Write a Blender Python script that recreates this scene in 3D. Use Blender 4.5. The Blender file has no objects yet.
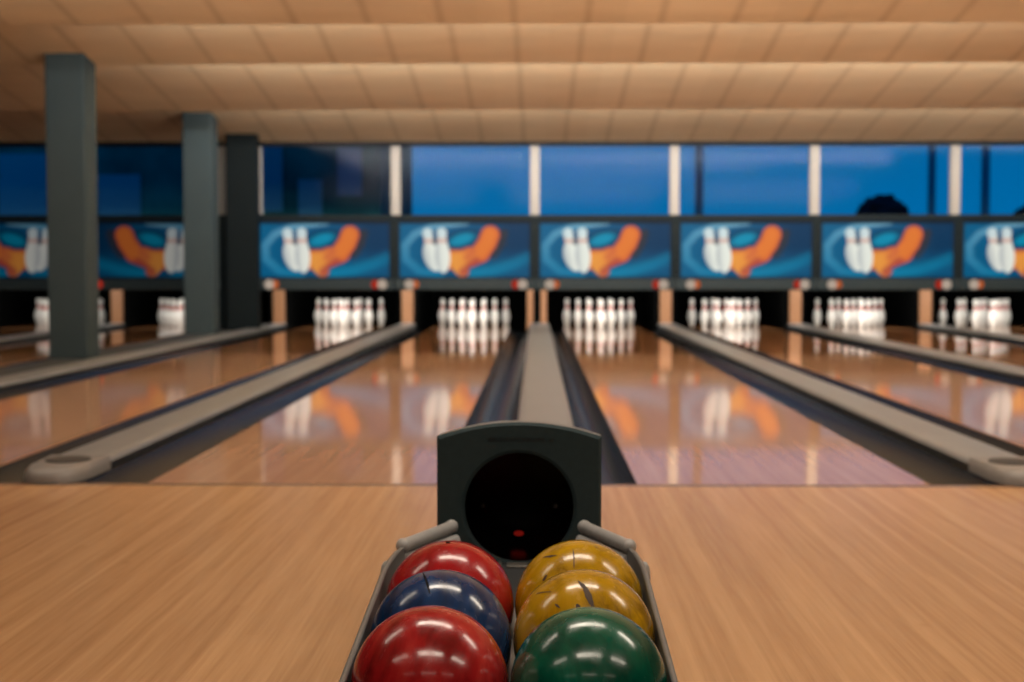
import bpy, bmesh, math, random
from mathutils import Vector, Matrix, noise
random.seed(7)
scene = bpy.context.scene
COL = scene.collection
PI = math.pi

# ------------------------------------------------------------------ layout
CAMH = 0.778
P = 1.795            # lane pitch
X0 = 0.006           # middle lane boundary
FOUL = 5.17
DECK_END = 20.78
HEAD = 19.7          # head pin
MASK_Y = 18.2        # front of the masking units
WIN_Y = 18.42
LANE_W = 1.066
CAPW = 0.24
RX = -0.0375         # centre line of the ball return

LANES = [X0 + P * (k + .5) for k in (-2, -1, 0, 1, 2, 3, 4)]
LEFT_BANK = -4.06
LANES_L = [LEFT_BANK - P * (k + .5) for k in (0, 1, 2)]

# ------------------------------------------------------------------ helpers
def tag(o, label=None, cat=None, group=None, kind=None):
    if label: o['label'] = label
    if cat: o['category'] = cat
    if group: o['group'] = group
    if kind: o['kind'] = kind
    return o

def empty(name, loc, label, cat, group=None):
    o = bpy.data.objects.new(name, None); COL.objects.link(o)
    o.location = loc; o.empty_display_size = .1
    return tag(o, label, cat, group)

def link(name, me, parent=None, loc=None):
    o = bpy.data.objects.new(name, me); COL.objects.link(o)
    if parent: o.parent = parent
    if loc is not None: o.location = loc
    return o

def finish(name, bm, mats, parent=None, loc=None, smooth=False, flat_angle=None):
    me = bpy.data.meshes.new(name)
    bmesh.ops.recalc_face_normals(bm, faces=bm.faces)
    bm.to_mesh(me); bm.free()
    for m in (mats if isinstance(mats, (list, tuple)) else [mats]): me.materials.append(m)
    if smooth:
        for p in me.polygons: p.use_smooth = True
        if flat_angle: me.set_sharp_from_angle(angle=math.radians(flat_angle))
    return link(name, me, parent, loc)

def box(bm, x0, x1, y0, y1, z0, z1, bevel=0, seg=2, mi=0):
    vs = [bm.verts.new((x, y, z)) for z in (z0, z1) for y in (y0, y1) for x in (x0, x1)]
    fs = [bm.faces.new([vs[i] for i in f]) for f in
          ((0, 2, 3, 1), (4, 5, 7, 6), (0, 1, 5, 4), (2, 6, 7, 3), (0, 4, 6, 2), (1, 3, 7, 5))]
    for f in fs: f.material_index = mi
    if bevel:
        es = list({e for f in fs for e in f.edges})
        bmesh.ops.bevel(bm, geom=es, offset=bevel, segments=seg, affect='EDGES', profile=.5)
    return fs

def quick_box(name, mats, x0, x1, y0, y1, z0, z1, parent=None, bevel=0, kind=None):
    bm = bmesh.new(); box(bm, x0, x1, y0, y1, z0, z1, bevel)
    o = finish(name, bm, mats, parent)
    if kind: o['kind'] = kind
    return o

def lathe(bm, prof, n=24, mi=None, center=(0, 0, 0)):
    """prof: list of (r, z); closed to the axis where r is 0"""
    rings = []
    for r, z in prof:
        if r < 1e-6: rings.append([bm.verts.new((center[0], center[1], center[2] + z))])
        else: rings.append([bm.verts.new((center[0] + r * math.cos(2 * PI * i / n), center[1] + r * math.sin(2 * PI * i / n), center[2] + z)) for i in range(n)])
    for k in range(len(rings) - 1):
        a, b = rings[k], rings[k + 1]
        for i in range(n):
            j = (i + 1) % n
            va = [a[0]] if len(a) == 1 else [a[i], a[j]]
            vb = [b[0]] if len(b) == 1 else [b[j], b[i]]
            if len(va) + len(vb) < 3: continue
            f = bm.faces.new(va + vb)
            if mi: f.material_index = mi(prof[k][1], prof[k + 1][1])

def sweep(bm, pts, prof, up=Vector((0, 0, 1)), closed_prof=True, caps=True):
    """sweep a 2D profile (side, up) along pts"""
    pts = [Vector(p) for p in pts]
    rings = []
    for i, p in enumerate(pts):
        t = (pts[min(i + 1, len(pts) - 1)] - pts[max(i - 1, 0)]).normalized()
        s = t.cross(up).normalized(); u = s.cross(t).normalized()
        rings.append([bm.verts.new(p + s * a + u * b) for a, b in prof])
    n = len(prof)
    for k in range(len(rings) - 1):
        for i in range(n if closed_prof else n - 1):
            j = (i + 1) % n
            bm.faces.new((rings[k][i], rings[k][j], rings[k + 1][j], rings[k + 1][i]))
    if caps and closed_prof:
        bm.faces.new(rings[0][::-1]); bm.faces.new(rings[-1])

def circ(r, n=12, ry=None):
    return [(r * math.cos(2 * PI * i / n), (ry or r) * math.sin(2 * PI * i / n)) for i in range(n)]

def rounded(pts, rad, seg=6):
    """round the inner corners of a polyline"""
    pts = [Vector(p) for p in pts]
    out = [pts[0]]
    for i in range(1, len(pts) - 1):
        a = (pts[i - 1] - pts[i]); b = (pts[i + 1] - pts[i])
        r = min(rad, a.length * .45, b.length * .45)
        p0 = pts[i] + a.normalized() * r; p2 = pts[i] + b.normalized() * r
        for k in range(seg + 1):
            t = k / seg
            out.append((1 - t) ** 2 * p0 + 2 * t * (1 - t) * pts[i] + t * t * p2)
    out.append(pts[-1])
    return out

# ------------------------------------------------------------------ materials
def srgb(r, g, b):
    f = lambda c: c / 12.92 if c <= .04045 else ((c + .055) / 1.055) ** 2.4
    return (f(r / 255), f(g / 255), f(b / 255), 1)

class NT:
    def __init__(s, name):
        s.m = bpy.data.materials.new(name); s.m.use_nodes = True
        s.t = s.m.node_tree; s.t.nodes.clear()
        s.out = s.n('ShaderNodeOutputMaterial')
    def n(s, typ, **kw):
        nd = s.t.nodes.new(typ)
        for k, v in kw.items():
            if k.startswith('i_'):
                key = k[2:]
                nd.inputs[int(key) if key.isdigit() else key.replace('_', ' ')].default_value = v
            else: setattr(nd, k, v)
        return nd
    def l(s, a, b): s.t.links.new(a, b)
    def math(s, op, a, b=None, c=None):
        nd = s.n('ShaderNodeMath', operation=op)
        for i, v in enumerate((a, b, c)):
            if v is None: continue
            if isinstance(v, (int, float)): nd.inputs[i].default_value = v
            else: s.l(v, nd.inputs[i])
        return nd.outputs[0]
    def ramp(s, fac, stops, interp='LINEAR'):
        r = s.n('ShaderNodeValToRGB'); r.color_ramp.interpolation = interp
        el = r.color_ramp.elements
        while len(el) < len(stops): el.new(.5)
        for e, (p, c) in zip(el, stops): e.position = p; e.color = c if len(c) == 4 else (*c, 1)
        s.l(fac, r.inputs[0]); return r.outputs[0]
    def mix(s, fac, a, b, typ='MIX'):
        nd = s.n('ShaderNodeMix', data_type='RGBA', blend_type=typ)
        for i, v in ((0, fac), (6, a), (7, b)):
            if isinstance(v, (int, float, tuple)): nd.inputs[i].default_value = v
            else: s.l(v, nd.inputs[i])
        return nd.outputs[2]
    def noise(s, vec, scale=5, detail=4, rough=.5, dist=0):
        nd = s.n('ShaderNodeTexNoise'); nd.inputs['Scale'].default_value = scale
        nd.inputs['Detail'].default_value = detail; nd.inputs['Roughness'].default_value = rough
        nd.inputs['Distortion'].default_value = dist
        if vec is not None: s.l(vec, nd.inputs['Vector'])
        return nd.outputs['Fac']
    def mapping(s, vec, scale=(1, 1, 1), loc=(0, 0, 0), rot=(0, 0, 0)):
        nd = s.n('ShaderNodeMapping'); nd.inputs['Scale'].default_value = scale
        nd.inputs['Location'].default_value = loc; nd.inputs['Rotation'].default_value = rot
        s.l(vec, nd.inputs['Vector']); return nd.outputs[0]
    def coords(s, which='Object'): return s.n('ShaderNodeTexCoord').outputs[which]
    def pos(s): return s.n('ShaderNodeNewGeometry').outputs['Position']
    def bsdf(s, **kw):
        nd = s.n('ShaderNodeBsdfPrincipled')
        for k, v in kw.items():
            key = k.replace('_', ' ')
            if isinstance(v, (int, float, tuple)): nd.inputs[key].default_value = v
            else: s.l(v, nd.inputs[key])
        s.l(nd.outputs[0], s.out.inputs[0]); return nd

def plain(name, col, rough=.5, metal=0, var=.12, scale=30, bump=0, spec=.5):
    k = NT(name)
    f = k.noise(k.coords(), scale, 4)
    c0 = tuple(c * (1 - var) for c in col[:3]) + (1,); c1 = tuple(min(1, c * (1 + var)) for c in col[:3]) + (1,)
    col_s = k.ramp(f, [(.3, c0), (.7, c1)])
    b = k.bsdf(Base_Color=col_s, Roughness=rough, Metallic=metal)
    b.inputs['Specular IOR Level'].default_value = spec
    if bump:
        bp = k.n('ShaderNodeBump'); bp.inputs['Strength'].default_value = bump; bp.inputs['Distance'].default_value = .002
        k.l(k.noise(k.coords(), scale * 8, 3), bp.inputs['Height']); k.l(bp.outputs[0], b.inputs['Normal'])
    return k.m

def emit(name, col, strength):
    k = NT(name); e = k.n('ShaderNodeEmission', i_Color=col, i_Strength=strength); k.l(e.outputs[0], k.out.inputs[0]); return k.m

def wood(name, tint, rough, foul=False, far_shade=None, coat=0, ior=1.5, board=.027, amp=1.0):
    k = NT(name)
    pos = k.pos()
    sx = k.n('ShaderNodeSeparateXYZ'); k.l(pos, sx.inputs[0])
    bx = k.math('FLOOR', k.math('DIVIDE', sx.outputs[0], board))
    # staggered board ends
    w1 = k.n('ShaderNodeTexWhiteNoise', noise_dimensions='1D'); k.l(bx, w1.inputs['W'])
    by = k.math('FLOOR', k.math('ADD', k.math('DIVIDE', sx.outputs[1], 4.2), k.math('MULTIPLY', w1.outputs['Value'], 7.0)))
    cv = k.n('ShaderNodeCombineXYZ'); k.l(bx, cv.inputs[0]); k.l(by, cv.inputs[1])
    w2 = k.n('ShaderNodeTexWhiteNoise', noise_dimensions='2D'); k.l(cv.outputs[0], w2.inputs['Vector'])
    grain = k.noise(k.mapping(pos, (75, 2.2, 1)), 1.0, 5, .6)
    fine = k.noise(k.mapping(pos, (260, 7, 1)), 1.0, 3, .6)
    wide = k.noise(k.mapping(pos, (1.1, .5, 1)), 1.0, 2)
    v = k.math('ADD', k.math('MULTIPLY', w2.outputs['Value'], .14 * amp), k.math('MULTIPLY', grain, .72 * amp))
    v = k.math('ADD', v, k.math('MULTIPLY', fine, .22 * amp))
    v = k.math('ADD', v, k.math('MULTIPLY', wide, .25))
    band = k.noise(k.mapping(pos, (27, .11, 1)), 1.0, 3, .55)
    v = k.math('ADD', v, k.math('MULTIPLY', k.math('SUBTRACT', band, .5), 1.0 * amp))
    lo, mid, hi = tint
    off = .66 - .535 * amp * 0
    c = k.ramp(v, [(.28, lo), (.62, mid), (.98, hi)])
    if far_shade:  # far lane's weaker light put in as darker board colour
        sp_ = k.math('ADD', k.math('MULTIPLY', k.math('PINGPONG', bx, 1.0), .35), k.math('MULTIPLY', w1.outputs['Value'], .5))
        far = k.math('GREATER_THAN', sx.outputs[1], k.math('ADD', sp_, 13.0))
        c = k.mix(far, c, k.ramp(v, [(.28, far_shade[0]), (.62, far_shade[1]), (.98, far_shade[2])]))
    # small knots
    kn = k.n('ShaderNodeTexVoronoi'); kn.inputs['Scale'].default_value = 1; k.l(k.mapping(pos, (3.1, 2.0, 1)), kn.inputs['Vector'])
    kf = k.ramp(kn.outputs['Distance'], [(.015, (1, 1, 1, 1)), (.05, (0, 0, 0, 1))])
    c = k.mix(k.math('MULTIPLY', kf, .45), c, lo)
    if foul:
        d = k.math('ABSOLUTE', k.math('SUBTRACT', sx.outputs[1], FOUL - .03))
        fl = k.math('LESS_THAN', d, .03)
        c = k.mix(k.math('MULTIPLY', fl, .6), c, srgb(70, 50, 45))
    b = k.bsdf(Base_Color=c, Roughness=rough)
    b.inputs['IOR'].default_value = ior
    b.inputs['Coat Weight'].default_value = coat; b.inputs['Coat Roughness'].default_value = .05
    return k.m

M = {}
M['approach'] = wood('approach_wood', (srgb(168, 124, 84), srgb(198, 154, 108), srgb(216, 176, 130)), .22, foul=True, amp=.68)
M['lane'] = wood('lane_wood', (srgb(178, 136, 104), srgb(204, 162, 126), srgb(222, 182, 146)), .06, amp=.45, ior=1.42, far_shade=(srgb(128, 86, 54), srgb(158, 110, 72), srgb(182, 134, 94)))
M['cap'] = plain('divider_cap_grey', srgb(120, 120, 119), .35, var=.06, scale=6)
M['capside'] = plain('divider_side_black', srgb(26, 30, 32), .4)
M['gutter'] = plain('gutter_plastic', srgb(15, 19, 22), .24, var=.08, scale=4, spec=.1)
M['endpiece'] = plain('divider_end_grey', srgb(122, 119, 116), .45, var=.05)
M['slot'] = plain('dark_slot', srgb(50, 48, 46), .6)
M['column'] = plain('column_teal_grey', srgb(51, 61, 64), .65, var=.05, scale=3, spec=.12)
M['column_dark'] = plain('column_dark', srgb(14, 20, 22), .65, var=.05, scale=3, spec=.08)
M['black'] = plain('black_paint', srgb(17, 19, 21), .5, spec=.1)
M['frame'] = plain('mask_frame_black', srgb(17, 25, 28), .5, spec=.08)
M['pit'] = plain('pit_black', srgb(4, 5, 5), .8, spec=.05)
M['rail_dark'] = plain('mask_rail_grey', srgb(36, 44, 47), .45, spec=.12)
M['mullion'] = plain('mullion_beige', srgb(132, 125, 118), .5, var=.04)
M['tan'] = plain('kickback_tan', srgb(146, 102, 68), .45, var=.06)
M['wall'] = plain('wall_paint_brown', srgb(92, 74, 60), .8, var=.05, scale=2)
M['subfloor'] = plain('subfloor_dark', srgb(24, 25, 26), .8)
M['gap'] = plain('gap_floor_grey', srgb(58, 62, 64), .6)
M['disc_white'] = emit('disc_cream', srgb(226, 205, 185), .55)
M['disc_red'] = emit('disc_red', srgb(200, 50, 30), .6)
M['disc_orange'] = emit('disc_orange', srgb(225, 110, 50), .6)
M['hood'] = plain('hood_charcoal', srgb(48, 64, 68), .6, spec=.15, var=.06, scale=60, bump=.25)
M['hood_rim'] = plain('hood_rim_lit', srgb(118, 120, 117), .45, var=.05)  # lighter than the front: lit top of the hood put into the colour
M['tunnel'] = plain('tunnel_black', srgb(3, 3, 4), .16, spec=.12)
M['rail'] = plain('rack_rail_grey', srgb(164, 165, 164), .36, var=.07, scale=40)
M['rack'] = plain('rack_dark', srgb(44, 46, 48), .5)
M['ridge'] = plain('rack_ridge_grey', srgb(128, 125, 120), .4)
M['knob'] = plain('rail_knob_grey', srgb(96, 98, 98), .5)
M['sheet'] = plain('rack_sheet_grey', srgb(112, 113, 112), .38, var=.06, scale=40)
M['letter'] = plain('lettering_black', srgb(6, 9, 11), .5)
M['metal'] = plain('scuffed_metal', srgb(150, 148, 142), .3, metal=.8)
M['tunnel_red'] = emit('spot_red', srgb(200, 40, 30), .2)
M['hole'] = plain('hole_black', srgb(9, 7, 7), .7, spec=.1)
M['scuff'] = plain('scuff_dark', srgb(62, 42, 22), .6)
M['outdoor'] = plain('outdoor_ground', srgb(20, 26, 34), .9)
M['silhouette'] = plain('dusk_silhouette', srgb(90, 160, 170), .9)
M['leaf'] = plain('dusk_leaf', srgb(18, 30, 40), .9)
M['pinwhite'] = plain('pin_white', srgb(236, 234, 228), .25, var=.02)
M['pinred'] = plain('pin_red_band', srgb(200, 80, 66), .3, var=.05)
M['roof'] = plain('annex_roof', srgb(40, 42, 46), .9)

# ceiling: lengthwise panel joints
def ceiling_mat():
    k = NT('ceiling_panels')
    pos = k.pos(); sx = k.n('ShaderNodeSeparateXYZ'); k.l(pos, sx.inputs[0])
    w = .5325
    u = k.math('DIVIDE', k.math('ADD', sx.outputs[0], .16), w)
    fr = k.math('FRACT', k.math('ADD', u, .5))
    d = k.math('ABSOLUTE', k.math('SUBTRACT', fr, .5))
    line = k.ramp(d, [(.0, (1, 1, 1, 1)), (.03, (.8, .8, .8, 1)), (.085, (0, 0, 0, 1))])
    w1 = k.n('ShaderNodeTexWhiteNoise', noise_dimensions='1D'); k.l(k.math('ROUND', u), w1.inputs['W'])
    n = k.noise(k.mapping(pos, (1.2, 3, 3)), 1.3, 3)
    c = k.ramp(k.math('ADD', k.math('MULTIPLY', n, .8), k.math('MULTIPLY', w1.outputs['Value'], .2)),
               [(.2, srgb(192, 168, 134)), (.8, srgb(208, 185, 150))])
    c = k.mix(k.math('MULTIPLY', line, .36), c, srgb(128, 98, 70))
    k.bsdf(Base_Color=c, Roughness=.75)
    return k.m
M['ceiling'] = ceiling_mat()

def glass_mat():
    k = NT('window_glass')
    tr = k.n('ShaderNodeBsdfTransparent', i_Color=(.92, .97, 1, 1))
    gl = k.n('ShaderNodeBsdfGlossy', i_Roughness=.085)
    fr = k.n('ShaderNodeFresnel', i_IOR=1.07)
    mx = k.n('ShaderNodeMixShader')
    k.l(fr.outputs[0], mx.inputs[0]); k.l(tr.outputs[0], mx.inputs[1]); k.l(gl.outputs[0], mx.inputs[2])
    k.l(mx.outputs[0], k.out.inputs[0]); return k.m
M['glass'] = glass_mat()

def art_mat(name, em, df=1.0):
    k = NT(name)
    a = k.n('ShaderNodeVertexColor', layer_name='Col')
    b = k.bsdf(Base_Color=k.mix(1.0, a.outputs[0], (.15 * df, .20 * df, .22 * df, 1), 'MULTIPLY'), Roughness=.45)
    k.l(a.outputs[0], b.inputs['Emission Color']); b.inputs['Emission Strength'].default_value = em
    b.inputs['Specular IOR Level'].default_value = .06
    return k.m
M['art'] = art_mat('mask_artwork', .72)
M['art_dim'] = art_mat('mask_artwork_shaded', .30, .3)  # left bank's weaker light put into a dimmer copy of the artwork

def ball_mat(name, c0, c1, c2, seed, scale=7, stretch=(1, 1, .35), rot=(0, 0, 0), pos=(.3, .5, .72), scuffs=0):
    k = NT(name)
    co = k.mapping(k.coords(), stretch, (seed, seed * 1.7, 0), rot)
    n1 = k.noise(co, scale * 1.6, 6, .65, 1.6)
    n2 = k.noise(co, scale * .6, 3, .5, 2.2)
    v = k.math('ADD', k.math('MULTIPLY', n1, .55), k.math('MULTIPLY', n2, .45))
    c = k.ramp(v, [(pos[0], c0), (pos[1], c1), (pos[2], c2)])
    if scuffs:
        n3 = k.noise(k.mapping(k.coords(), (1, 1, .3), (seed, 0, 0), (.4, .9, .3)), 16, 5, .7, 2.5)
        n4 = k.noise(k.coords(), 9, 2)
        sf = k.ramp(k.math('MULTIPLY', n3, n4), [(.23, (0, 0, 0, 1)), (.36, (1, 1, 1, 1))])
        c = k.mix(k.math('MULTIPLY', sf, scuffs), c, srgb(70, 48, 20))
    fine = k.noise(k.mapping(k.coords(), (1, 1, .12), (seed, 0, 0), (.5, .5, .2)), 60, 3)
    r = k.ramp(fine, [(.35, (.15, .15, .15, 1)), (.75, (.32, .32, .32, 1))])
    b = k.bsdf(Base_Color=c, Roughness=r)
    b.inputs['Coat Weight'].default_value = .3; b.inputs['Coat Roughness'].default_value = .07
    return k.m

# ------------------------------------------------------------------ room
quick_box('floor', M['approach'], -9.8, 9.3, -5, FOUL, -.12, 0, kind='structure')
quick_box('floor_lower', M['subfloor'], -9.8, 9.3, FOUL, 22.6, -.3, -.2, kind='structure')
quick_box('wall_left', M['wall'], -9.95, -9.8, -5, 22.6, -.3, 3.3, kind='structure')
quick_box('wall_right', M['wall'], 9.3, 9.45, -5, 22.6, -.3, 3.3, kind='structure')
quick_box('wall_back', M['wall'], -9.95, 9.45, -5.15, -5, -.3, 3.3, kind='structure')

LIPS = [(-5.0, 2.66), (-1.7, 2.66), (.6, 2.66), (2.9, 2.66), (5.3, 2.66), (8.0, 2.60), (10.46, 2.583), (12.5, 2.588), (15.55, 2.532), (18.36, 2.44)]
bm = bmesh.new()
prof = [LIPS[0]]
for (a, za), (b, zb) in zip(LIPS, LIPS[1:]):
    prof += [(a + .03, za), (a + .05, za + .34), (b, zb)]
low = [[bm.verts.new((x, y, z)) for (y, z) in prof] for x in (-9.8, 9.3)]
for i in range(len(prof) - 1):
    bm.faces.new((low[0][i], low[0][i + 1], low[1][i + 1], low[1][i]))
top = [[bm.verts.new((x, y, 3.3)) for y in (prof[0][0], prof[-1][0])] for x in (-9.8, 9.3)]
bm.faces.new((top[0][0], top[1][0], top[1][1], top[0][1]))
bm.faces.new((low[0][-1], top[0][1], top[1][1], low[1][-1]))
ceil = finish('ceiling', bm, M['ceiling']); ceil['kind'] = 'structure'

# annex over the pin machines
quick_box('ceiling_annex', M['roof'], -9.8, 9.3, WIN_Y + .06, 22.6, 1.40, 1.46, kind='structure')
quick_box('wall_annex', M['pit'], -9.8, 9.3, 22.45, 22.6, -.2, 1.40, kind='structure')
# window wall: head and sill
quick_box('trim_1', M['black'], -9.8, 9.3, WIN_Y - .05, WIN_Y + .06, 2.385, 2.46, kind='structure')
quick_box('trim_2', M['black'], -9.8, 9.3, WIN_Y - .05, WIN_Y + .06, 1.40, 1.475, kind='structure')

bounds = [(X0 - .022 + P * k, X0 - .022 + P * (k + 1)) for k in range(-2, 5)]
boundsL = [(LEFT_BANK - P * (k + 1), LEFT_BANK - P * k) for k in range(3)]
wins = [(a, b) for a, b in boundsL[::-1]] + bounds
for i, (a, b) in enumerate(wins):
    bm = bmesh.new()
    box(bm, a - .062, a + .062, WIN_Y - .06, WIN_Y + .05, 1.475, 2.385, .01)
    if i in (len(boundsL) - 1, len(wins) - 1):
        box(bm, b - .062, b + .062, WIN_Y - .06, WIN_Y + .05, 1.475, 2.385, .01)
    w = finish('window_%d' % (i + 1), bm, M['mullion']); w['kind'] = 'structure'
    bm = bmesh.new(); box(bm, a + .062, b - .062, WIN_Y, WIN_Y + .008, 1.475, 2.385)
    finish('pane', bm, M['glass'], w)
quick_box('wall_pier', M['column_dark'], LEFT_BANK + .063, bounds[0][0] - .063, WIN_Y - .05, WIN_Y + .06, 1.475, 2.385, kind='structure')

# columns
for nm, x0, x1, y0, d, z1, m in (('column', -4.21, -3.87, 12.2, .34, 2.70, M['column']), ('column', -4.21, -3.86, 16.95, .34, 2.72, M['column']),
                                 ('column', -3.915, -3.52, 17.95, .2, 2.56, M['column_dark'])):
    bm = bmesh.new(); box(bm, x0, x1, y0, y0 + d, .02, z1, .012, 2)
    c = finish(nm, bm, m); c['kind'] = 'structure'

# gap floor between the two banks of lanes
quick_box('floor_gap', M['gap'], LEFT_BANK - .13, X0 - 2 * P - CAPW / 2 - .005, FOUL, DECK_END, -.2, .02, kind='structure')

# ------------------------------------------------------------------ lanes
lane_words = {0: 'second lane left of the ball return', 1: 'lane just left of the ball return', 2: 'lane just right of the ball return',
              3: 'second lane right of the ball return', 4: 'third lane right of the ball return', 5: 'fourth lane right of the ball return',
              6: 'fifth lane right of the ball return'}
laneL_words = {0: 'lane just left of the two grey columns', 1: 'second lane left of the grey columns', 2: 'third lane left of the grey columns'}
ALL = [(x, lane_words[i], 0) for i, x in enumerate(LANES)] + [(x, laneL_words[i], 1) for i, x in enumerate(LANES_L)]
for x, wds, left in ALL:
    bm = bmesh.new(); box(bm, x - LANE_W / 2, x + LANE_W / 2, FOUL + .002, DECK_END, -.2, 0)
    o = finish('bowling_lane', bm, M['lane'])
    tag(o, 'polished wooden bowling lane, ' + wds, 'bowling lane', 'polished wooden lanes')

def gutter_bm(xa, xb, y0=FOUL + .002, y1=DECK_END):
    bm = bmesh.new(); n = 14
    prof = []
    for i in range(n + 1):
        t = i / n
        prof.append((xa + (xb - xa) * t, -.006 - .085 * math.sin(PI * t) ** .7))
    prof += [(xb, -.2), (xa, -.2)]
    A = [bm.verts.new((x, y0, z)) for x, z in prof]; B = [bm.verts.new((x, y1, z)) for x, z in prof]
    for i in range(len(prof)):
        j = (i + 1) % len(prof); bm.faces.new((A[i], A[j], B[j], B[i]))
    bm.faces.new(A[::-1]); bm.faces.new(B)
    return bm

def divider(xc, label, gl=True, gr=True, capx=0.0, capw=CAPW):
    root = empty('lane_divider', (xc, FOUL, 0), label, 'lane divider', 'lane dividers with gutters')
    bm = bmesh.new(); h = capw / 2
    # raised cap with softly rounded shoulders
    prof = [(-h, -.2), (-h, .03), (-h + .008, .045), (-h + .03, .052), (0, .055), (h - .03, .052), (h - .008, .045), (h, .03), (h, -.2)]
    y0, y1 = .36, 19.73 - FOUL
    A = [bm.verts.new((x, y0, z)) for x, z in prof]; B = [bm.verts.new((x, y1, z)) for x, z in prof]
    n = len(prof)
    for i in range(n):
        j = (i + 1) % n; f = bm.faces.new((A[i], A[j], B[j], B[i]))
        f.material_index = 1 if i in (0, n - 2) else 0
    bm.faces.new(A[::-1]); bm.faces.new(B)
    finish('cap', bm, [M['cap'], M['capside']], root, (capx, 0, 0))
    # rounded end piece at the foul line
    bm = bmesh.new()
    out = []
    for i in range(25):
        a = PI + PI * i / 24
        out.append((h * .985 * math.copysign(abs(math.cos(a)) ** .75, math.cos(a)), .15 + .20 * math.copysign(abs(math.sin(a)) ** .85, math.sin(a))))
    ring = out + [(h * .985, .365), (-h * .985, .365)]
    lv = []
    for s, z in ((1.0, 0.001), (1.0, .025), (.95, .045), (.86, .056)):
        lv.append([bm.verts.new((x * (s if y < .3 else max(s, .97)), .2 + (y - .2) * (s if y < .2 else 1), z)) for x, y in ring])
    for a, b in zip(lv, lv[1:]):
        for i in range(len(ring)):
            j = (i + 1) % len(ring); bm.faces.new((a[i], a[j], b[j], b[i]))
    bm.faces.new(lv[0][::-1]); bm.faces.new(lv[-1])
    e = finish('end_piece', bm, M['endpiece'], root, (capx, 0, 0), smooth=True, flat_angle=40)
    bm = bmesh.new()
    pr = [bm.verts.new((.085 * math.cos(2 * PI * i / 28), .215 + .09 * math.sin(2 * PI * i / 28), .0605)) for i in range(28)]
    pl = [bm.verts.new((v.co.x, v.co.y, .055)) for v in pr]
    bm.faces.new(pr)
    for i in range(28): bm.faces.new((pr[i], pl[i], pl[(i + 1) % 28], pr[(i + 1) % 28]))
    finish('slot', bm, M['slot'], e)
    gw = (P - LANE_W - CAPW) / 2
    for ok, s in ((gl, -1), (gr, 1)):
        if not ok: continue
        hw = (P - LANE_W) / 2
        xa, xb = (capx + h, hw) if s > 0 else (-hw, capx - h)
        o = finish('gutter', gutter_bm(xa + .001, xb - .001, .002, 19.73 - FOUL), M['gutter'], root, smooth=True, flat_angle=50)
    return root

div_words = {-2: 'lane divider beside the grey columns, second left of the ball return', -1: 'first lane divider left of the ball return, rounded grey end',
             0: 'grey-capped lane divider running straight behind the ball return hood', 1: 'first lane divider right of the ball return, rounded grey end',
             2: 'second lane divider right of the ball return', 3: 'third lane divider right of the ball return', 4: 'fourth lane divider right of the ball return'}
for k, wds in div_words.items():
    divider(X0 + P * k, wds, gl=(k != -2), gr=True, capx=.04 if k == 0 else 0, capw=.272 if k == 0 else CAPW)
# left bank
gw = (P - LANE_W - CAPW) / 2
o = finish('lane_gutter', gutter_bm(LEFT_BANK - (P - LANE_W) / 2 + .002, LEFT_BANK - .132), M['gutter'], smooth=True, flat_angle=50)
tag(o, 'dark gutter along the foot of the two grey columns', 'gutter')
divider(LEFT_BANK - P, 'lane divider left of the grey columns')
divider(LEFT_BANK - 2 * P, 'farthest left lane divider beyond the grey columns')

# ------------------------------------------------------------------ kickbacks (side walls of the pin decks)
def kickback(xc, label, twin=False):
    root = empty('pin_deck_partition', (xc, 19.75, 0), label, 'partition', 'partitions between pin decks')
    for px, hw in (((-.088, .042), (.100, .042)) if twin else ((0, .082),)):
        bm = bmesh.new(); box(bm, px - hw, px + hw, 0, .07, -.2, .585, .02, 3)
        finish('front_post', bm, M['tan'], root)
    hw = (P - LANE_W) / 2 - .12
    bm = bmesh.new(); box(bm, -.135, .135, .072, 2.6, -.2, 1.35)
    finish('side_panel', bm, M['pit'], root)
    return root
for k in range(-2, 6):
    if k == 5: continue
    nm = {-2: 'nearest the dark pillar', -1: 'first left of centre', 0: 'behind the centre divider', 1: 'first right of centre', 2: 'second right of centre', 3: 'third right of centre', 4: 'fourth right of centre'}[k]
    kickback(X0 + P * k, 'tan-fronted partition between pin decks, ' + nm, k == 0)
kickback(LEFT_BANK - P, 'tan-fronted partition between pin decks, seen between the grey columns')
kickback(LEFT_BANK - 2 * P, 'tan-fronted partition between pin decks at the far left')
kickback(LEFT_BANK, 'tan-fronted partition at the right end of the left bank')

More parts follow.
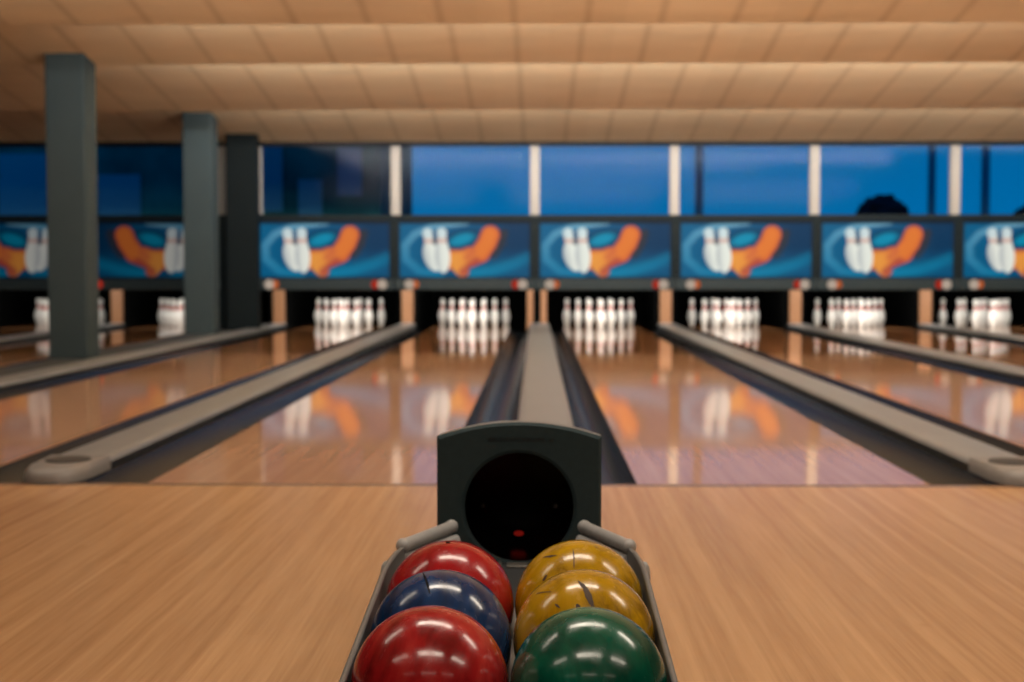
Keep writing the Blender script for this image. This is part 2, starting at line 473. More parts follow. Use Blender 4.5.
# ------------------------------------------------------------------ masking units
def sm(a, b, x):
    t = max(0, min(1, (x - a) / (b - a))); return t * t * (3 - 2 * t)
def cap_d(px, py, ax, ay, bx_, by_):
    dx, dy = bx_ - ax, by_ - ay
    t = max(0, min(1, ((px - ax) * dx + (py - ay) * dy) / (dx * dx + dy * dy)))
    return math.hypot(px - ax - t * dx, py - ay - t * dy), t
def lerp(a, b, t): return tuple(p + (q - p) * t for p, q in zip(a, b))
def poly_d(px, py, pts):
    best = 1e9; tt = 0; n = len(pts) - 1
    for i in range(n):
        d, t = cap_d(px, py, *pts[i], *pts[i + 1])
        if d < best: best = d; tt = (i + t) / n
    return best, tt
def art_color(cx, cy):
    """printed panel; cx 70..905, cy 118..468 (y grows downwards)"""
    S = lambda *a: srgb(*a)[:3]
    c = lerp(S(0, 74, 112), S(0, 48, 82), sm(500, 800, cx) * (1 - sm(250, 400, cy)))
    c = lerp(c, S(0, 96, 138), sm(330, 120, cx) * .5)
    # wide swirl from lower left over the top
    d, t = poly_d(cx, cy, [(330, 450), (200, 420), (115, 340), (110, 250), (170, 175), (270, 130), (400, 108), (500, 95)])
    w = 46 - 18 * t
    c = lerp(c, lerp(S(0, 112, 152), S(120, 168, 190), t ** 1.5), sm(w, w * .25, d) * .85)
    # inner curl
    d = math.hypot((cx - 470) * .9 + (cy - 210) * .25, ((cy - 210) - (cx - 470) * -.18) * 1.7)
    c = lerp(c, S(0, 36, 66), sm(118, 95, d) * .6)
    c = lerp(c, S(0, 128, 162), sm(95, 35, d))
    # lower right wave
    d, t = poly_d(cx, cy, [(545, 440), (680, 415), (800, 375), (890, 330)])
    c = lerp(c, S(0, 118, 156), sm(62, 8, d) * .9 * (1 - .5 * t))
    # brown shade right of the flame
    d, t = poly_d(cx, cy, [(735, 170), (715, 240), (670, 310)])
    c = lerp(c, S(50, 44, 44), sm(45, 12, d) * .8)
    # flame / sweep
    d1, t1 = poly_d(cx, cy, [(650, 178), (630, 235), (585, 300)])
    d2, t2 = poly_d(cx, cy, [(585, 300), (480, 345), (400, 345)])
    d3, t3 = poly_d(cx, cy, [(460, 340), (455, 400), (475, 420)])
    r = max(sm(68, 52, d1), sm(74, 58, d2) if cy > 262 else sm(74, 58, d2) * sm(250, 275, cy), sm(48, 34, d3))
    fl = lerp(S(222, 142, 62), S(214, 112, 48), sm(420, 600, cx))
    edge = min(d1, d2, d3)
    fl = lerp(fl, S(190, 70, 52), sm(30, 62, edge) * .75)
    dd, _ = cap_d(cx, cy, 480, 430, 560, 360)
    fl = lerp(fl, S(165, 62, 58), sm(50, 12, dd) * .8)
    dd, _ = cap_d(cx, cy, 500, 330, 540, 290)
    fl = lerp(fl, S(190, 84, 60), sm(35, 8, dd) * .6)
    c = lerp(c, fl, r)
    # two pins
    for hx, hy, bx_, by_, rx, ry in ((252, 168, 284, 324, 58, 96), (342, 166, 347, 322, 48, 110)):
        head = sm(36, 29, math.hypot(cx - hx, cy - hy))
        nd, nt = cap_d(cx, cy, hx, hy + 10, hx + (bx_ - hx) * .55, hy + (by_ - hy) * .55)
        neck = sm(30, 23, nd - 8 * nt)
        dx, dy = (cx - bx_), (cy - by_)
        dx -= dy * .22 if hx < 300 else dy * .05
        body = sm(1.08, .94, math.hypot(dx / rx, dy / ry))
        m = max(head, neck, body)
        wc = lerp(S(222, 220, 212), S(176, 178, 180), sm(10, -rx, dx))
        wc = lerp(wc, S(172, 194, 205), head * .55)
        band = sm(20, 10, abs(cy - (hy + 52))) * .55
        wc = lerp(wc, S(190, 110, 95), band)
        c = lerp(c, wc, m)
    dd, _ = cap_d(cx, cy, 297, 215, 299, 235)
    c = lerp(c, S(70, 80, 88), sm(20, 8, dd) * .8)
    # darker border
    b = min(cx - 70, 905 - cx, (cy - 100) * 1.4, 468 - cy)
    return lerp(S(14, 26, 38), c, sm(-2, 16, b))

def art_mesh(mirror):
    NX, NZ = 168, 72
    x0, x1, z0, z1 = -.842, .842, .688, 1.425
    me = bpy.data.meshes.new('art_panel')
    vs, cols = [], []
    for j in range(NZ + 1):
        for i in range(NX + 1):
            u, v = i / NX, j / NZ
            vs.append((x0 + (x1 - x0) * u, 0, z0 + (z1 - z0) * v))
            uu = 1 - u if mirror else u
            cols.append((*art_color(70 + 835 * uu, 468 - v * 386), 1))
    fs = [(j * (NX + 1) + i, j * (NX + 1) + i + 1, (j + 1) * (NX + 1) + i + 1, (j + 1) * (NX + 1) + i) for j in range(NZ) for i in range(NX)]
    me.from_pydata(vs, [], fs)
    ca = me.color_attributes.new('Col', 'FLOAT_COLOR', 'POINT')
    ca.data.foreach_set('color', [c for q in cols for c in q])
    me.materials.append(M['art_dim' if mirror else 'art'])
    return me
ART = {False: art_mesh(False), True: art_mesh(True)}

def disc_bm(r, t=.02, n=20):
    bm = bmesh.new()
    A = [bm.verts.new((r * math.cos(2 * PI * i / n), 0, r * math.sin(2 * PI * i / n))) for i in range(n)]
    B = [bm.verts.new((v.co.x, t, v.co.z)) for v in A]
    bm.faces.new(A)
    for i in range(n): bm.faces.new((A[i], A[(i + 1) % n], B[(i + 1) % n], B[i]))
    return bm

mask_protos = {}
def children(o): return [c for c in bpy.data.objects if c.parent == o]
def copy_tree(o, parent=None):
    kids = children(o)
    c = o.copy(); COL.objects.link(c); c.parent = parent
    for k in kids: copy_tree(k, c)
    return c
def masking_unit(xc, label, mirror):
    if mirror in mask_protos:
        r = copy_tree(mask_protos[mirror]); r.location = (xc, MASK_Y, 0); r['label'] = label; return r
    root = empty('masking_unit', (xc, MASK_Y, 0), label, 'masking unit', 'printed masking units above the pins')
    mask_protos[mirror] = root
    h = P / 2 - .002
    bm = bmesh.new()
    box(bm, -h, h, .012, .10, .66, 1.495, .008)
    for x0, x1, z0, z1 in ((-h, -.842, .66, 1.495), (.842, h, .66, 1.495), (-.842, .842, 1.425, 1.495)):
        box(bm, x0, x1, -.012, .02, z0, z1, .006)
    finish('frame', bm, M['frame'], root)
    pn = link('art_panel', ART[mirror], root, (0, .008, 0))
    pn['label'] = 'printed blue panel with two white pins and an orange sweep'
    bm = bmesh.new(); box(bm, -h, h, -.03, .10, .535, .672, .015)
    rl = finish('lower_rail', bm, M['rail_dark'], root)
    sg = -1 if mirror else 1
    def dsc(x, r, m, dy):
        o = finish('emblem', disc_bm(r), M[m], rl); o.location = (sg * x, -.032 - dy, .607); return o
    dsc(-.705, .062, 'disc_white', .004); dsc(-.635, .052, 'disc_orange', .001)
    dsc(.742, .062, 'disc_white', .004); dsc(.655, .055, 'disc_red', .001)
    return root
mask_words = {0: 'blue pin-and-flame masking unit immediately right of the dark pillar', 1: 'blue pin-and-flame masking unit over the lane left of the ball return',
              2: 'blue pin-and-flame masking unit over the lane right of the ball return', 3: 'blue pin-and-flame masking unit over second lane right of the ball return',
              4: 'blue pin-and-flame masking unit below the round dark treetop', 5: 'blue pin-and-flame masking unit at the right edge of the photo',
              6: 'blue pin-and-flame masking unit beside the right wall'}
for i, (a, b) in enumerate(bounds): masking_unit((a + b) / 2, mask_words[i], False)
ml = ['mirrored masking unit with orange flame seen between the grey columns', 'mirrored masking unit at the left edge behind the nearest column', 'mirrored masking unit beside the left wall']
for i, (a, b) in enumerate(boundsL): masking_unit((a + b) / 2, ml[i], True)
quick_box('trim_3', M['frame'], LEFT_BANK + .002, bounds[0][0] - .002, MASK_Y + .01, MASK_Y + .10, .02, 1.495, kind='structure')

# ------------------------------------------------------------------ pins
PROF = [(0, 0), (.026, .0), (.0285, .006), (.036, .024), (.0452, .0572), (.0545, .0857), (.0601, .1143), (.0585, .1476), (.0527, .18), (.0440, .205), (.0360, .225),
        (.0297, .2445), (.0255, .262), (.0236, .2778), (.0238, .292), (.0262, .308), (.0297, .3238), (.0318, .338), (.0322, .3460), (.0300, .362), (.0240, .374), (.0140, .3795), (0, .381)]
def dense(prof, n=3):
    out = []
    for i in range(len(prof) - 1):
        p0 = prof[max(0, i - 1)]; p1 = prof[i]; p2 = prof[i + 1]; p3 = prof[min(len(prof) - 1, i + 2)]
        for k in range(n):
            t = k / n
            f = lambda a, b, c, d: .5 * (2 * b + (c - a) * t + (2 * a - 5 * b + 4 * c - d) * t * t + (3 * b - a - 3 * c + d) * t ** 3)
            r = p1[0] + (p2[0] - p1[0]) * t if i < 2 else f(p0[0], p1[0], p2[0], p3[0])
            out.append((max(r, 0), p1[1] + (p2[1] - p1[1]) * t))
    out.append(prof[-1]); return out
bm = bmesh.new()
lathe(bm, dense(PROF), 24, mi=lambda a, b: 1 if (.232 < (a + b) / 2 < .250 or .262 < (a + b) / 2 < .282) else 0)
pin0 = finish('bowling_pin', bm, [M['pinwhite'], M['pinred']], smooth=True)
first = [True]
pin_rows = [[(0, 'head pin')], [(-.5, 'left pin of second row'), (.5, 'right pin of second row')],
            [(-1, 'left pin of third row'), (0, 'middle pin of third row'), (1, 'right pin of third row')],
            [(-1.5, 'leftmost pin of back row'), (-.5, 'second pin of back row'), (.5, 'third pin of back row'), (1.5, 'rightmost pin of back row')]]
pl_words = [(LANES[i], lane_words[i]) for i in range(6)] + [(LANES_L[i], laneL_words[i]) for i in range(2)]
for xc, wds in pl_words:
    for r, row in enumerate(pin_rows):
        for s, pw in row:
            o = pin0 if first[0] else pin0.copy()
            if not first[0]: COL.objects.link(o)
            first[0] = False
            o.location = (xc + s * .3048, HEAD + r * .264, .0)
            o.rotation_euler = (0, 0, random.uniform(0, 6))
            tag(o, 'white pin, ' + pw + ', ' + wds, 'bowling pin', 'pins standing on the ' + wds)

# ------------------------------------------------------------------ ball return
root = empty('ball_return', (RX, 2.9, 0), 'grey floor ball return with dark round-mouthed hood holding six balls', 'ball return')
OFF = Vector((-RX, -2.9, 0))
def part(name, bm, mats, parent=root, **kw):
    bmesh.ops.translate(bm, verts=bm.verts, vec=OFF)
    return finish(name, bm, mats, parent, **kw)
# hood: arched front plate with a round mouth, rounded shell behind
HY = 3.0; CZ = .2765; MR = .116; HW = .1748; ZS = .4275; ZT = .4575
def hood_outline(inset=0.0, n=160):
    hw = HW - inset; zs = ZS - inset; zt = ZT - inset
    R = (hw * hw + (zt - zs) ** 2) / (2 * (zt - zs))
    angs = sorted(set([2 * PI * i / n for i in range(n)] + [math.atan2(zs - CZ, hw) % (2 * PI), math.atan2(zs - CZ, -hw) % (2 * PI),
                  math.atan2(-CZ + .0, hw) % (2 * PI), math.atan2(-CZ, -hw) % (2 * PI)]))
    res = []
    cr = .012
    for a in angs:
        c, s = math.cos(a), math.sin(a); t = 1e9
        if abs(c) > 1e-9: t = min(t, hw / abs(c))
        if s < -1e-9: t = min(t, CZ / -s)
        if s > 1e-9:
            # arc centre (0, zt-R)
            zc = zt - R - CZ
            B = s * zc; C = zc * zc - R * R
            t = min(t, B + math.sqrt(max(0, B * B - C)))
        res.append((c * t, CZ + s * t))
    return res, angs
o0, angs = hood_outline(0); o1, _ = hood_outline(.006)
N = len(angs)
def ring(bm, pts, y, sx=1, dz=0, sz=1):
    return [bm.verts.new((RX + .002 + x * sx, y, max(0, z * sz + dz) if z > .001 else 0)) for x, z in pts]
bm = bmesh.new()
def bridge(a, b, mi=0):
    for i in range(N):
        j = (i + 1) % N
        f = bm.faces.new((a[i], a[j], b[j], b[i])); f.material_index = mi
rings = []
angs2 = angs
inner = [(MR * math.cos(a), CZ + MR * math.sin(a)) for a in angs]
inner2 = [((MR + .007) * math.cos(a), CZ + (MR + .007) * math.sin(a)) for a in angs]
r_in = ring(bm, inner, HY + .02)
r_lip = ring(bm, inner, HY + .005)
r_lip2 = ring(bm, inner2, HY)
r_f = ring(bm, o1, HY)
r_e = ring(bm, o0, HY + .006)
r_b1 = ring(bm, o0, HY + .10, .995, 0, .986)
r_b2 = ring(bm, o0, HY + .20, .97, 0, .965)
r_b3 = ring(bm, o0, HY + .34, .9, 0, .86)
bridge(r_in, r_lip); bridge(r_lip, r_lip2); bridge(r_lip2, r_f); bridge(r_f, r_e); bridge(r_e, r_b1, 1); bridge(r_b1, r_b2, 1); bridge(r_b2, r_b3, 1)
bm.faces.new(r_b3)
hood = part('hood', bm, [M['hood'], M['hood_rim']], smooth=True, flat_angle=35)
# dark tunnel behind the mouth
bm = bmesh.new(); n = 48
tr = []
for y, r, dz in ((HY + .006, MR - .0005, 0), (HY + .1, MR - .001, 0), (HY + .20, MR - .002, 0)):
    tr.append([bm.verts.new((RX + .002 + r * math.cos(2 * PI * i / n), y, CZ + dz + r * math.sin(2 * PI * i / n))) for i in range(n)])
for a, b in zip(tr, tr[1:]):
    for i in range(n): bm.faces.new((a[i], a[(i + 1) % n], b[(i + 1) % n], b[i]))
bm.faces.new(tr[-1])
tun = part('tunnel', bm, M['tunnel'], hood, smooth=True, flat_angle=40); tun['label'] = 'black tunnel inside the round mouth'
bm = bmesh.new(); lathe(bm, [(0, .0), (.013, .0), (.015, .004), (.013, .008), (0, .009)], 16)
bmesh.ops.rotate(bm, verts=bm.verts, cent=(0, 0, 0), matrix=Matrix.Rotation(PI / 2, 3, 'X'))
bmesh.ops.scale(bm, verts=bm.verts, vec=(.75, 1, .42))
bmesh.ops.translate(bm, verts=bm.verts, vec=(RX - .001, HY + .192, .186))
part('red_spot', bm, M['tunnel_red'], hood, smooth=True)  # small glowing red spot low at the tunnel's end
for sx in (-1, 1):
    bm = bmesh.new(); bmesh.ops.create_uvsphere(bm, u_segments=10, v_segments=6, radius=.005)
    bmesh.ops.translate(bm, verts=bm.verts, vec=(RX + sx * .082, HY + .19, CZ - .028))
    part('glint_bead', bm, M['metal'], hood, smooth=True)  # tiny beads added as the two faint glints inside the mouth
# lettering moulded over the mouth
def text_mesh(s, size):
    cu = bpy.data.curves.new('lettering', 'FONT'); cu.body = s; cu.size = size; cu.align_x = 'CENTER'; cu.align_y = 'CENTER'; cu.extrude = .0006
    ob = bpy.data.objects.new('lettering_tmp', cu); COL.objects.link(ob)
    dg = bpy.context.evaluated_depsgraph_get(); me = bpy.data.meshes.new_from_object(ob.evaluated_get(dg))
    bpy.data.objects.remove(ob); bpy.data.curves.remove(cu); return me
me = text_mesh('BRUNSWICKBOWL .pl', .0125)
w = max(v.co.x for v in me.vertices) - min(v.co.x for v in me.vertices)
me.transform(Matrix.Rotation(PI / 2, 4, 'X') @ Matrix.Diagonal((.138 / w, 1, 1, 1)))
me.transform(Matrix.Translation(Vector((RX + .006, HY - .0004, .778 - (440.5 - 271) / 474)) + OFF))
me.materials.append(M['letter'])
lt = link('lettering', me, hood); lt['label'] = 'small dark lettering above the round mouth'

# base trough and track
bm = bmesh.new(); box(bm, RX - .222, RX + .222, 1.72, HY - .003, 0, .07, .012)
part('rack_base', bm, M['rack'])
for s in (-1, 1):      # two cradling grooves' sloped floors, each under one row of balls
    bm = bmesh.new()
    xc = RX + s * .1128
    prof = [(xc - .085, .070), (xc - .085, .095)] + [(xc + .1150 * math.sin(t), .1925 - .1150 * math.cos(t)) for t in [(-.68 + 1.36 * i / 12) for i in range(13)]] + [(xc + .085, .095), (xc + .085, .070)]
    A = [bm.verts.new((x, 1.76, z if z < .0701 else z - .001)) for x, z in prof]; B = [bm.verts.new((x, 2.7, z if z < .0701 else z + .018)) for x, z in prof]
    for i in range(len(prof)):
        j = (i + 1) % len(prof); bm.faces.new((A[i], A[j], B[j], B[i]))
    bm.faces.new(A[::-1]); bm.faces.new(B)
    part('ball_cradle', bm, M['rack'])
bm = bmesh.new()       # ridge between the rows
sweep(bm, [(RX, 1.76, .10), (RX, 2.60, .12)], [(-.015, -.035), (.015, -.035), (.004, .035), (0, .038), (-.004, .035)])
part('centre_ridge', bm, M['ridge'])
bm = bmesh.new()       # dark ramp leading out of the mouth
prof = [(2.58, .07), (2.60, .125), (2.80, .142), (2.955, .158), (HY - .004, .158), (HY - .004, .07)]
A = [bm.verts.new((RX - .062, y, z)) for y, z in prof]; B = [bm.verts.new((RX + .062, y, z)) for y, z in prof]
for i in range(len(prof)):
    j = (i + 1) % len(prof); bm.faces.new((A[i], A[j], B[j], B[i]))
bm.faces.new(A[::-1]); bm.faces.new(B)
ramp = part('ramp', bm, M['rack'])
bm = bmesh.new(); box(bm, RX - .024, RX + .022, 2.945, 2.985, .158, .1625, .003)
box(bm, RX - .05, RX - .034, 2.935, 2.985, .158, .164, .003)
part('wear_plate', bm, M['metal'], ramp)
# side rails: sheet with a rolled top edge, turned inwards at the hood
for s in (-1, 1):
    path = rounded([(RX + s * .2285, 1.70, .197), (RX + s * .2285, 1.95, .2145), (RX + s * .2285, 2.50, .2535), (RX + s * .2150, 2.655, .259), (RX + s * .139, 2.945, .242)], .05, 6)
    bm = bmesh.new()
    # wall sheet
    pts = [Vector(p) for p in path]
    n = len(pts)
    def offs(d, zf):
        out = []
        for i, p in enumerate(pts):
            t = (pts[min(i + 1, n - 1)] - pts[max(i - 1, 0)]); t.z = 0; t.normalize()
            sd = Vector((t.y, -t.x, 0)) * s
            out.append(p + sd * d + Vector((0, 0, zf(p) - p.z)))
        return out
    A = [bm.verts.new(v) for v in offs(.004, lambda p: p.z)]; B = [bm.verts.new(v) for v in offs(.004, lambda p: .03)]
    C = [bm.verts.new(v) for v in offs(-.003, lambda p: .03)]; D = [bm.verts.new(v) for v in offs(-.003, lambda p: p.z)]
    loops = [A, B, C, D]
    for q in range(4):
        a, b = loops[q], loops[(q + 1) % 4]
        for i in range(n - 1): bm.faces.new((a[i], a[i + 1], b[i + 1], b[i]))
    bm.faces.new((A[0], B[0], C[0], D[0])); bm.faces.new((A[-1], D[-1], C[-1], B[-1]))
    rail = part('side_rail', bm, M['sheet'])
    bm = bmesh.new(); sweep(bm, path[:-8] + [path[-8]], circ(.0050, 10))
    part('rolled_edge', bm, M['sheet'], rail, smooth=True, flat_angle=60)
    # thick double moulding on the inward turned end
    e0, e1 = Vector((RX + s * .2130, 2.665, .259)), Vector((RX + s * .139, 2.950, .244))
    bm = bmesh.new()
    sweep(bm, [e0 + (e1 - e0) * t for t in (0, .03, .5, .93, .97, 1)], circ(.0125, 14))
    for c_ in (e0, e1):
        ret = bmesh.ops.create_uvsphere(bm, u_segments=14, v_segments=8, radius=.0145)
        bmesh.ops.translate(bm, verts=ret['verts'], vec=c_)
    part('end_bar', bm, M['rail'], rail, smooth=True, flat_angle=60)
    f0, f1 = e0 + Vector((-s * .004, -.012, -.034)), e1 + Vector((-s * .010, -.012, -.034))
    bm = bmesh.new(); sweep(bm, [f0, f0 + (f1 - f0) * .5, f1], [(a, b) for a, b in circ(.011, 14, .02)])
    part('lower_bar', bm, M['rail'], rail, smooth=True, flat_angle=60)
    bm = bmesh.new(); lathe(bm, [(0, -.030), (.006, -.028), (.0105, -.020), (.0125, -.006), (.0125, .006), (.0105, .020), (.006, .028), (0, .030)], 18, center=(RX + s * .2330, 2.56, .222))
    part('knob', bm, M['rail'], rail, smooth=True)
bm = bmesh.new(); box(bm, RX - .231, RX + .231, 1.69, 1.71, .03, .19, .006)
part('end_plate', bm, M['rail'])

# ------------------------------------------------------------------ balls
CAM = Vector((0, 0, CAMH))
PITCH = math.atan((341 - 271) / 1422.2); YAW = math.atan((536 - 512) / 1422.2)
cam_rot = Matrix.Rotation(YAW, 3, 'Z') @ Matrix.Rotation(PI / 2 - PITCH, 3, 'X')
def surface_dir(c, r, px, py):
    """direction from a ball's centre to the spot of its surface the photo shows at a pixel (used to place chips and scuffs)"""
    d = (cam_rot @ Vector(((px - 512) / 1422.2, -(py - 341) / 1422.2, -1))).normalized()
    oc = CAM - c; b = oc.dot(d); q = b * b - oc.dot(oc) + r * r
    t = -b - math.sqrt(max(q, 0))
    return (CAM + d * t - c).normalized()
BR = .1105
def ball(px, y, zc, mat, label, holes, scuffs=(), smat=None):
    c = Vector((px, y, zc))
    root = empty('bowling_ball', c, label, 'bowling ball', 'bowling balls waiting in the ball return')
    bm = bmesh.new(); bmesh.ops.create_uvsphere(bm, u_segments=72, v_segments=40, radius=BR)
    finish('ball_shell', bm, mat, root, smooth=True)
    for d, r in holes:
        d = Vector(d).normalized(); bm = bmesh.new()
        a = d.orthogonal().normalized(); b = d.cross(a)
        vs = []
        cen = bm.verts.new(d * (BR + .0006))
        for i in range(18):
            p = d * BR + (a * math.cos(2 * PI * i / 18) + b * math.sin(2 * PI * i / 18)) * r
            vs.append(bm.verts.new(p.normalized() * (BR + .0006)))
        for i in range(18): bm.faces.new((cen, vs[i], vs[(i + 1) % 18]))
        finish('finger_hole', bm, M['hole'], root)
    for pts, w0 in scuffs:
        dirs = [surface_dir(c, BR, *p) for p in pts]
        path = []
        for i in range(len(dirs) - 1):
            for k in range(6): path.append(dirs[i].lerp(dirs[i + 1], k / 6).normalized())
        path.append(dirs[-1]); bm = bmesh.new(); L = []; R_ = []
        n = len(path)
        for i, d in enumerate(path):
            t = (path[min(i + 1, n - 1)] - path[max(i - 1, 0)]).normalized(); sd = t.cross(d).normalized()
            ww = w0 * (math.sin(PI * (i + .35) / (n - .3)) ** .8) * random.uniform(.7, 1.2) + .0002
            L.append(bm.verts.new((d * BR + sd * ww).normalized() * (BR + .0005))); R_.append(bm.verts.new((d * BR - sd * ww).normalized() * (BR + .0005)))
        for i in range(n - 1): bm.faces.new((L[i], L[i + 1], R_[i + 1], R_[i]))
        finish('scuff', bm, smat or M['scuff'], root)
    return root
red1 = ball_mat('ball_red', srgb(104, 14, 18), srgb(158, 26, 30), srgb(196, 62, 54), 1.3, 6, (1, 1, .4), (.2, .1, 0), (.34, .5, .7))
red2 = ball_mat('ball_red_worn', srgb(112, 14, 20), srgb(160, 22, 30), srgb(190, 48, 46), 4.1, 5, (1, .5, .5), (.5, .4, .2), (.3, .5, .75))
blue = ball_mat('ball_blue', srgb(0, 26, 54), srgb(0, 56, 106), srgb(66, 142, 186), 2.2, 6, (1, .22, .6), (.3, .6, .7), (.38, .53, .70))
yel1 = ball_mat('ball_yellow', srgb(100, 68, 2), srgb(176, 134, 6), srgb(204, 162, 24), 3.3, 5, (1, 1, .6), (0, 0, 0), (.37, .49, .72), scuffs=.45)
yel2 = ball_mat('ball_yellow_worn', srgb(92, 62, 2), srgb(172, 130, 6), srgb(204, 160, 24), 6.6, 5, (1, 1, .5), (.4, .2, 0), (.37, .49, .72), scuffs=.6)
grn = ball_mat('ball_green', srgb(0, 50, 38), srgb(0, 88, 68), srgb(36, 136, 112), 5.7, 6, (1, 1, .35), (.1, .15, 0), (.36, .54, .74))
back_holes = [((.16, .75, -.35), .013), ((-.12, .8, -.3), .013), ((.02, .9, .05), .014)]
ball(-.149, 1.972, .196, red1, 'red marbled bowling ball at the front of the left row', back_holes)
ball(-.1485, 2.196, .200, blue, 'dark blue streaked bowling ball between the two red ones', [((.16, .1, -.95), .013)], [([(423, 573), (427, 583), (430, 594)], .0018)], M['hole'])
c3 = Vector((-.148, 2.422, .203)); dh = surface_dir(c3, BR, 448, 542.5)
ball(-.148, 2.422, .203, red2, 'red bowling ball with a small dark hole, nearest the hood', [(dh, .0042), ((.25, .85, .3), .013), ((-.1, .9, .3), .013)],
     [([(412, 570), (416, 566)], .0012)])
ball(.0745, 1.972, .195, grn, 'green marbled bowling ball at the front of the right row', back_holes)
ball(.0755, 2.196, .202, yel2, 'scuffed yellow bowling ball directly behind the green ball', [((.16, .1, -.95), .013)],
     [([(578, 581), (585, 588), (590, 600), (594, 610)], .0045), ([(577, 604), (580, 612)], .004), ([(536, 594), (552, 592)], .0010), ([(555, 604), (560, 608)], .0016)])
ball(.0745, 2.422, .205, yel1, 'scuffed yellow bowling ball nearest the hood in the right row', back_holes,
     [([(573, 549), (574, 559), (574, 569)], .0009), ([(543, 557.5), (550, 556.5), (557, 555.5)], .0022), ([(547, 575), (543, 581)], .0025), ([(595, 547), (598, 548)], .0012)])

# ------------------------------------------------------------------ outside
quick_box('floor_outside', M['outdoor'], -60, 60, 22.7, 120, -.5, -.3, kind='structure')
def post(xpx, D, w, label):
    x = (xpx - 536) / 1422 * D
    bm = bmesh.new(); lathe(bm, [(0, 0), (w * 1.5, 0), (w * 1.5, .15), (w, .2), (w * .85, 5.8), (w * .5, 6), (0, 6)], 16)
    o = finish('street_pole', bm, M['silhouette'], loc=(x, D, -.3), smooth=True, flat_angle=40)
    tag(o, label, 'pole', 'dark poles outside the windows')
post(698, 30, .10, 'dark pole outside, through the window right of centre')
post(928, 30, .09, 'dark pole outside, beside the round treetop')
post(981, 30, .10, 'dark pole outside the rightmost window')
def treetop(xpx, ypx, D, r, h, label, name='tree'):
    x = (xpx - 536) / 1422 * D; z = CAMH + (271 - ypx) / 1422 * D
    root = empty(name, (x, D, -.3), label, 'tree', 'dark trees outside the windows')
    bm = bmesh.new(); lathe(bm, [(0, 0), (.12, 0), (.08, 1.0), (.06, z - .1), (0, z)], 10); finish('trunk', bm, M['leaf'], root)
    bm = bmesh.new(); ret = bmesh.ops.create_icosphere(bm, subdivisions=4, radius=1)
    for v in bm.verts:
        d = 1 + .22 * noise.noise(v.co * 2.3 + Vector((x, 0, 0))) + .1 * noise.noise(v.co * 6)
        v.co = Vector((v.co.x * r * d, v.co.y * r * d, v.co.z * h * d + z + .3 - h * .6))
    finish('foliage', bm, M['leaf'], root)
treetop(880, 203, 32, .52, .42, 'round dark treetop outside, over the fifth blue panel')
treetop(1042, 205, 32, .7, .5, 'dark treetop outside at the right edge')
bm = bmesh.new()
box(bm, -16.2, -2.95, 27, 34, -.3, 6.5, .02)
bld = empty('building', (-9.5, 27, -.3), 'dark building outside the left windows', 'building')
def bpart(name, bm, m):
    bmesh.ops.translate(bm, verts=bm.verts, vec=(9.5, -27, .3)); return finish(name, bm, m, bld)
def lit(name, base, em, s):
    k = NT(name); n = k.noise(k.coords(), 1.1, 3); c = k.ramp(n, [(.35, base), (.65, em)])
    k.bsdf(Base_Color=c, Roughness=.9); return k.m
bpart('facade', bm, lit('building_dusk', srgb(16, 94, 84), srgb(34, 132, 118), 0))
for x0, x1, z0, z1 in ((-8.3, -7.5, 1.5, 2.6), (-5.4, -4.8, 1.9, 3.2), (-4.5, -4.05, 1.4, 2.5), (-3.75, -3.3, 2.2, 3.1), (-10.2, -9.2, 1.4, 3.0)):
    bm = bmesh.new(); box(bm, x0, x1, 26.93, 27.0, z0, z1, .01); bpart('window', bm, M['silhouette'])

# ------------------------------------------------------------------ light
def area(name, loc, rot, sx, sy, power, col):
    l = bpy.data.lights.new(name, 'AREA'); l.shape = 'RECTANGLE'; l.size = sx; l.size_y = sy; l.energy = power; l.color = col
    o = bpy.data.objects.new(name, l); COL.objects.link(o); o.location = loc; o.rotation_euler = rot; return o
WARM = (1.0, .82, .64)
SOFT = (1.0, .975, .91)
# strip lights tucked behind the ceiling steps, washing the next bay
for y, z, p, x0, x1 in ((8.0, 2.60, 120, -3.4, 3.4), (10.46, 2.583, 150, -3.3, 4.2), (12.5, 2.588, 420, -3.3, 6.0), (15.55, 2.532, 330, -3.3, 8.0)):
    area('cove_light', ((x0 + x1) / 2, y + .09, z + .12), (math.radians(116), 0, 0), x1 - x0, .15, p, SOFT)
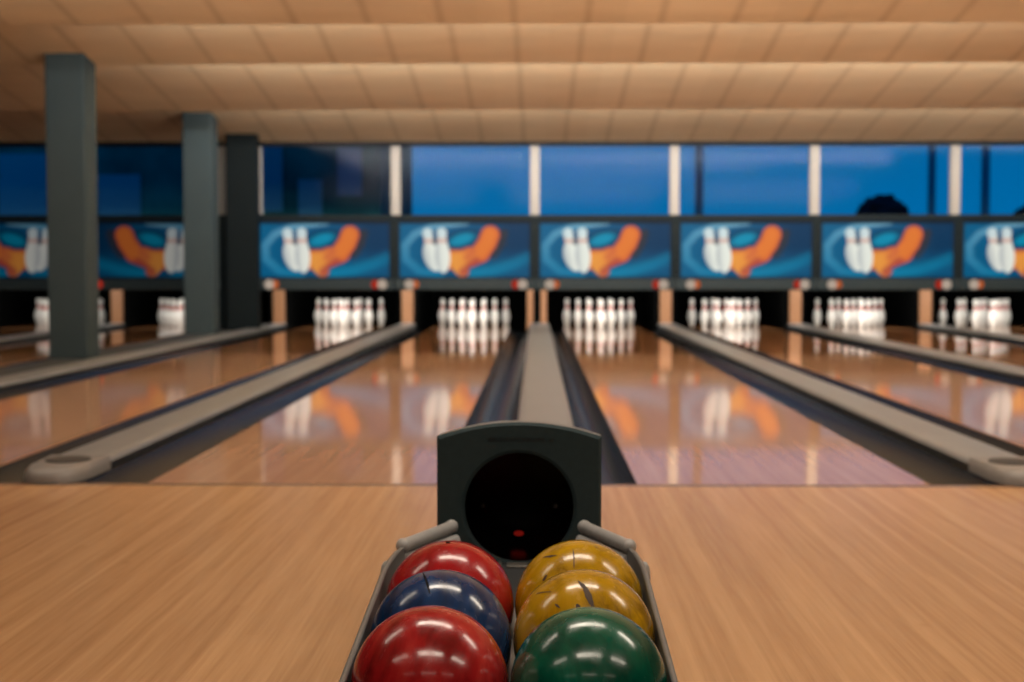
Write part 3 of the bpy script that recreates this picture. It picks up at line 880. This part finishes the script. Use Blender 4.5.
# ceiling luminaires over the approach
for y in (3.1, .65, -1.7):
    for x in (-2.3, .02, 2.35):
        area('ceiling_and_fill_light', (x, y, 2.6), (0, 0, 0), 1.55, .34, (10.5 if x < -1 else 30 if x < 1 else 25) * (.15 if y < 0 else .75 if y < 1 else 1), (1.0, .86, .70))
# added unseen fill panels over the lanes, tilted so the balls don't mirror them
for y, p in ((5.45, 84), (8.6, 48)):
    for x in (-2.8, 1.0, 4.8):
        area('ceiling_and_fill_light', (x, y, 2.46), (math.radians(40), 0, 0), 3.0, .5, p * (.5 if x < 0 else 1), WARM)

# pin deck lights behind the masking units
for xc, _ in pl_words:
    area('pin_light', (xc, MASK_Y + .55, .78), (math.radians(68), 0, 0), 1.3, .12, 25 if xc > -4 else 13, (1.0, .95, .88))

# ------------------------------------------------------------------ dusk sky
w = bpy.data.worlds.new('World'); scene.world = w; w.use_nodes = True
nt = w.node_tree; nt.nodes.clear()
wo = nt.nodes.new('ShaderNodeOutputWorld'); bg = nt.nodes.new('ShaderNodeBackground')
tc = nt.nodes.new('ShaderNodeTexCoord'); sp = nt.nodes.new('ShaderNodeSeparateXYZ')
rp = nt.nodes.new('ShaderNodeValToRGB')
rp.color_ramp.elements[0].position = 0; rp.color_ramp.elements[0].color = srgb(0, 110, 168)
rp.color_ramp.elements[1].position = .35; rp.color_ramp.elements[1].color = srgb(0, 66, 130)
nt.links.new(tc.outputs['Generated'], sp.inputs[0]); nt.links.new(sp.outputs[2], rp.inputs[0])
nt.links.new(rp.outputs[0], bg.inputs[0]); bg.inputs[1].default_value = 1.0
nt.links.new(bg.outputs[0], wo.inputs[0])

# ------------------------------------------------------------------ camera
cd = bpy.data.cameras.new('camera'); cam = bpy.data.objects.new('camera', cd); COL.objects.link(cam)
cd.lens = 50; cd.sensor_width = 36; cd.sensor_fit = 'HORIZONTAL'
cam.matrix_world = Matrix.Translation(CAM) @ cam_rot.to_4x4()
cd.dof.use_dof = True; cd.dof.focus_distance = 2.12; cd.dof.aperture_fstop = 4.6
scene.camera = cam
scene.view_settings.view_transform = 'Standard'
scene.view_settings.look = 'None'
scene.view_settings.exposure = 0
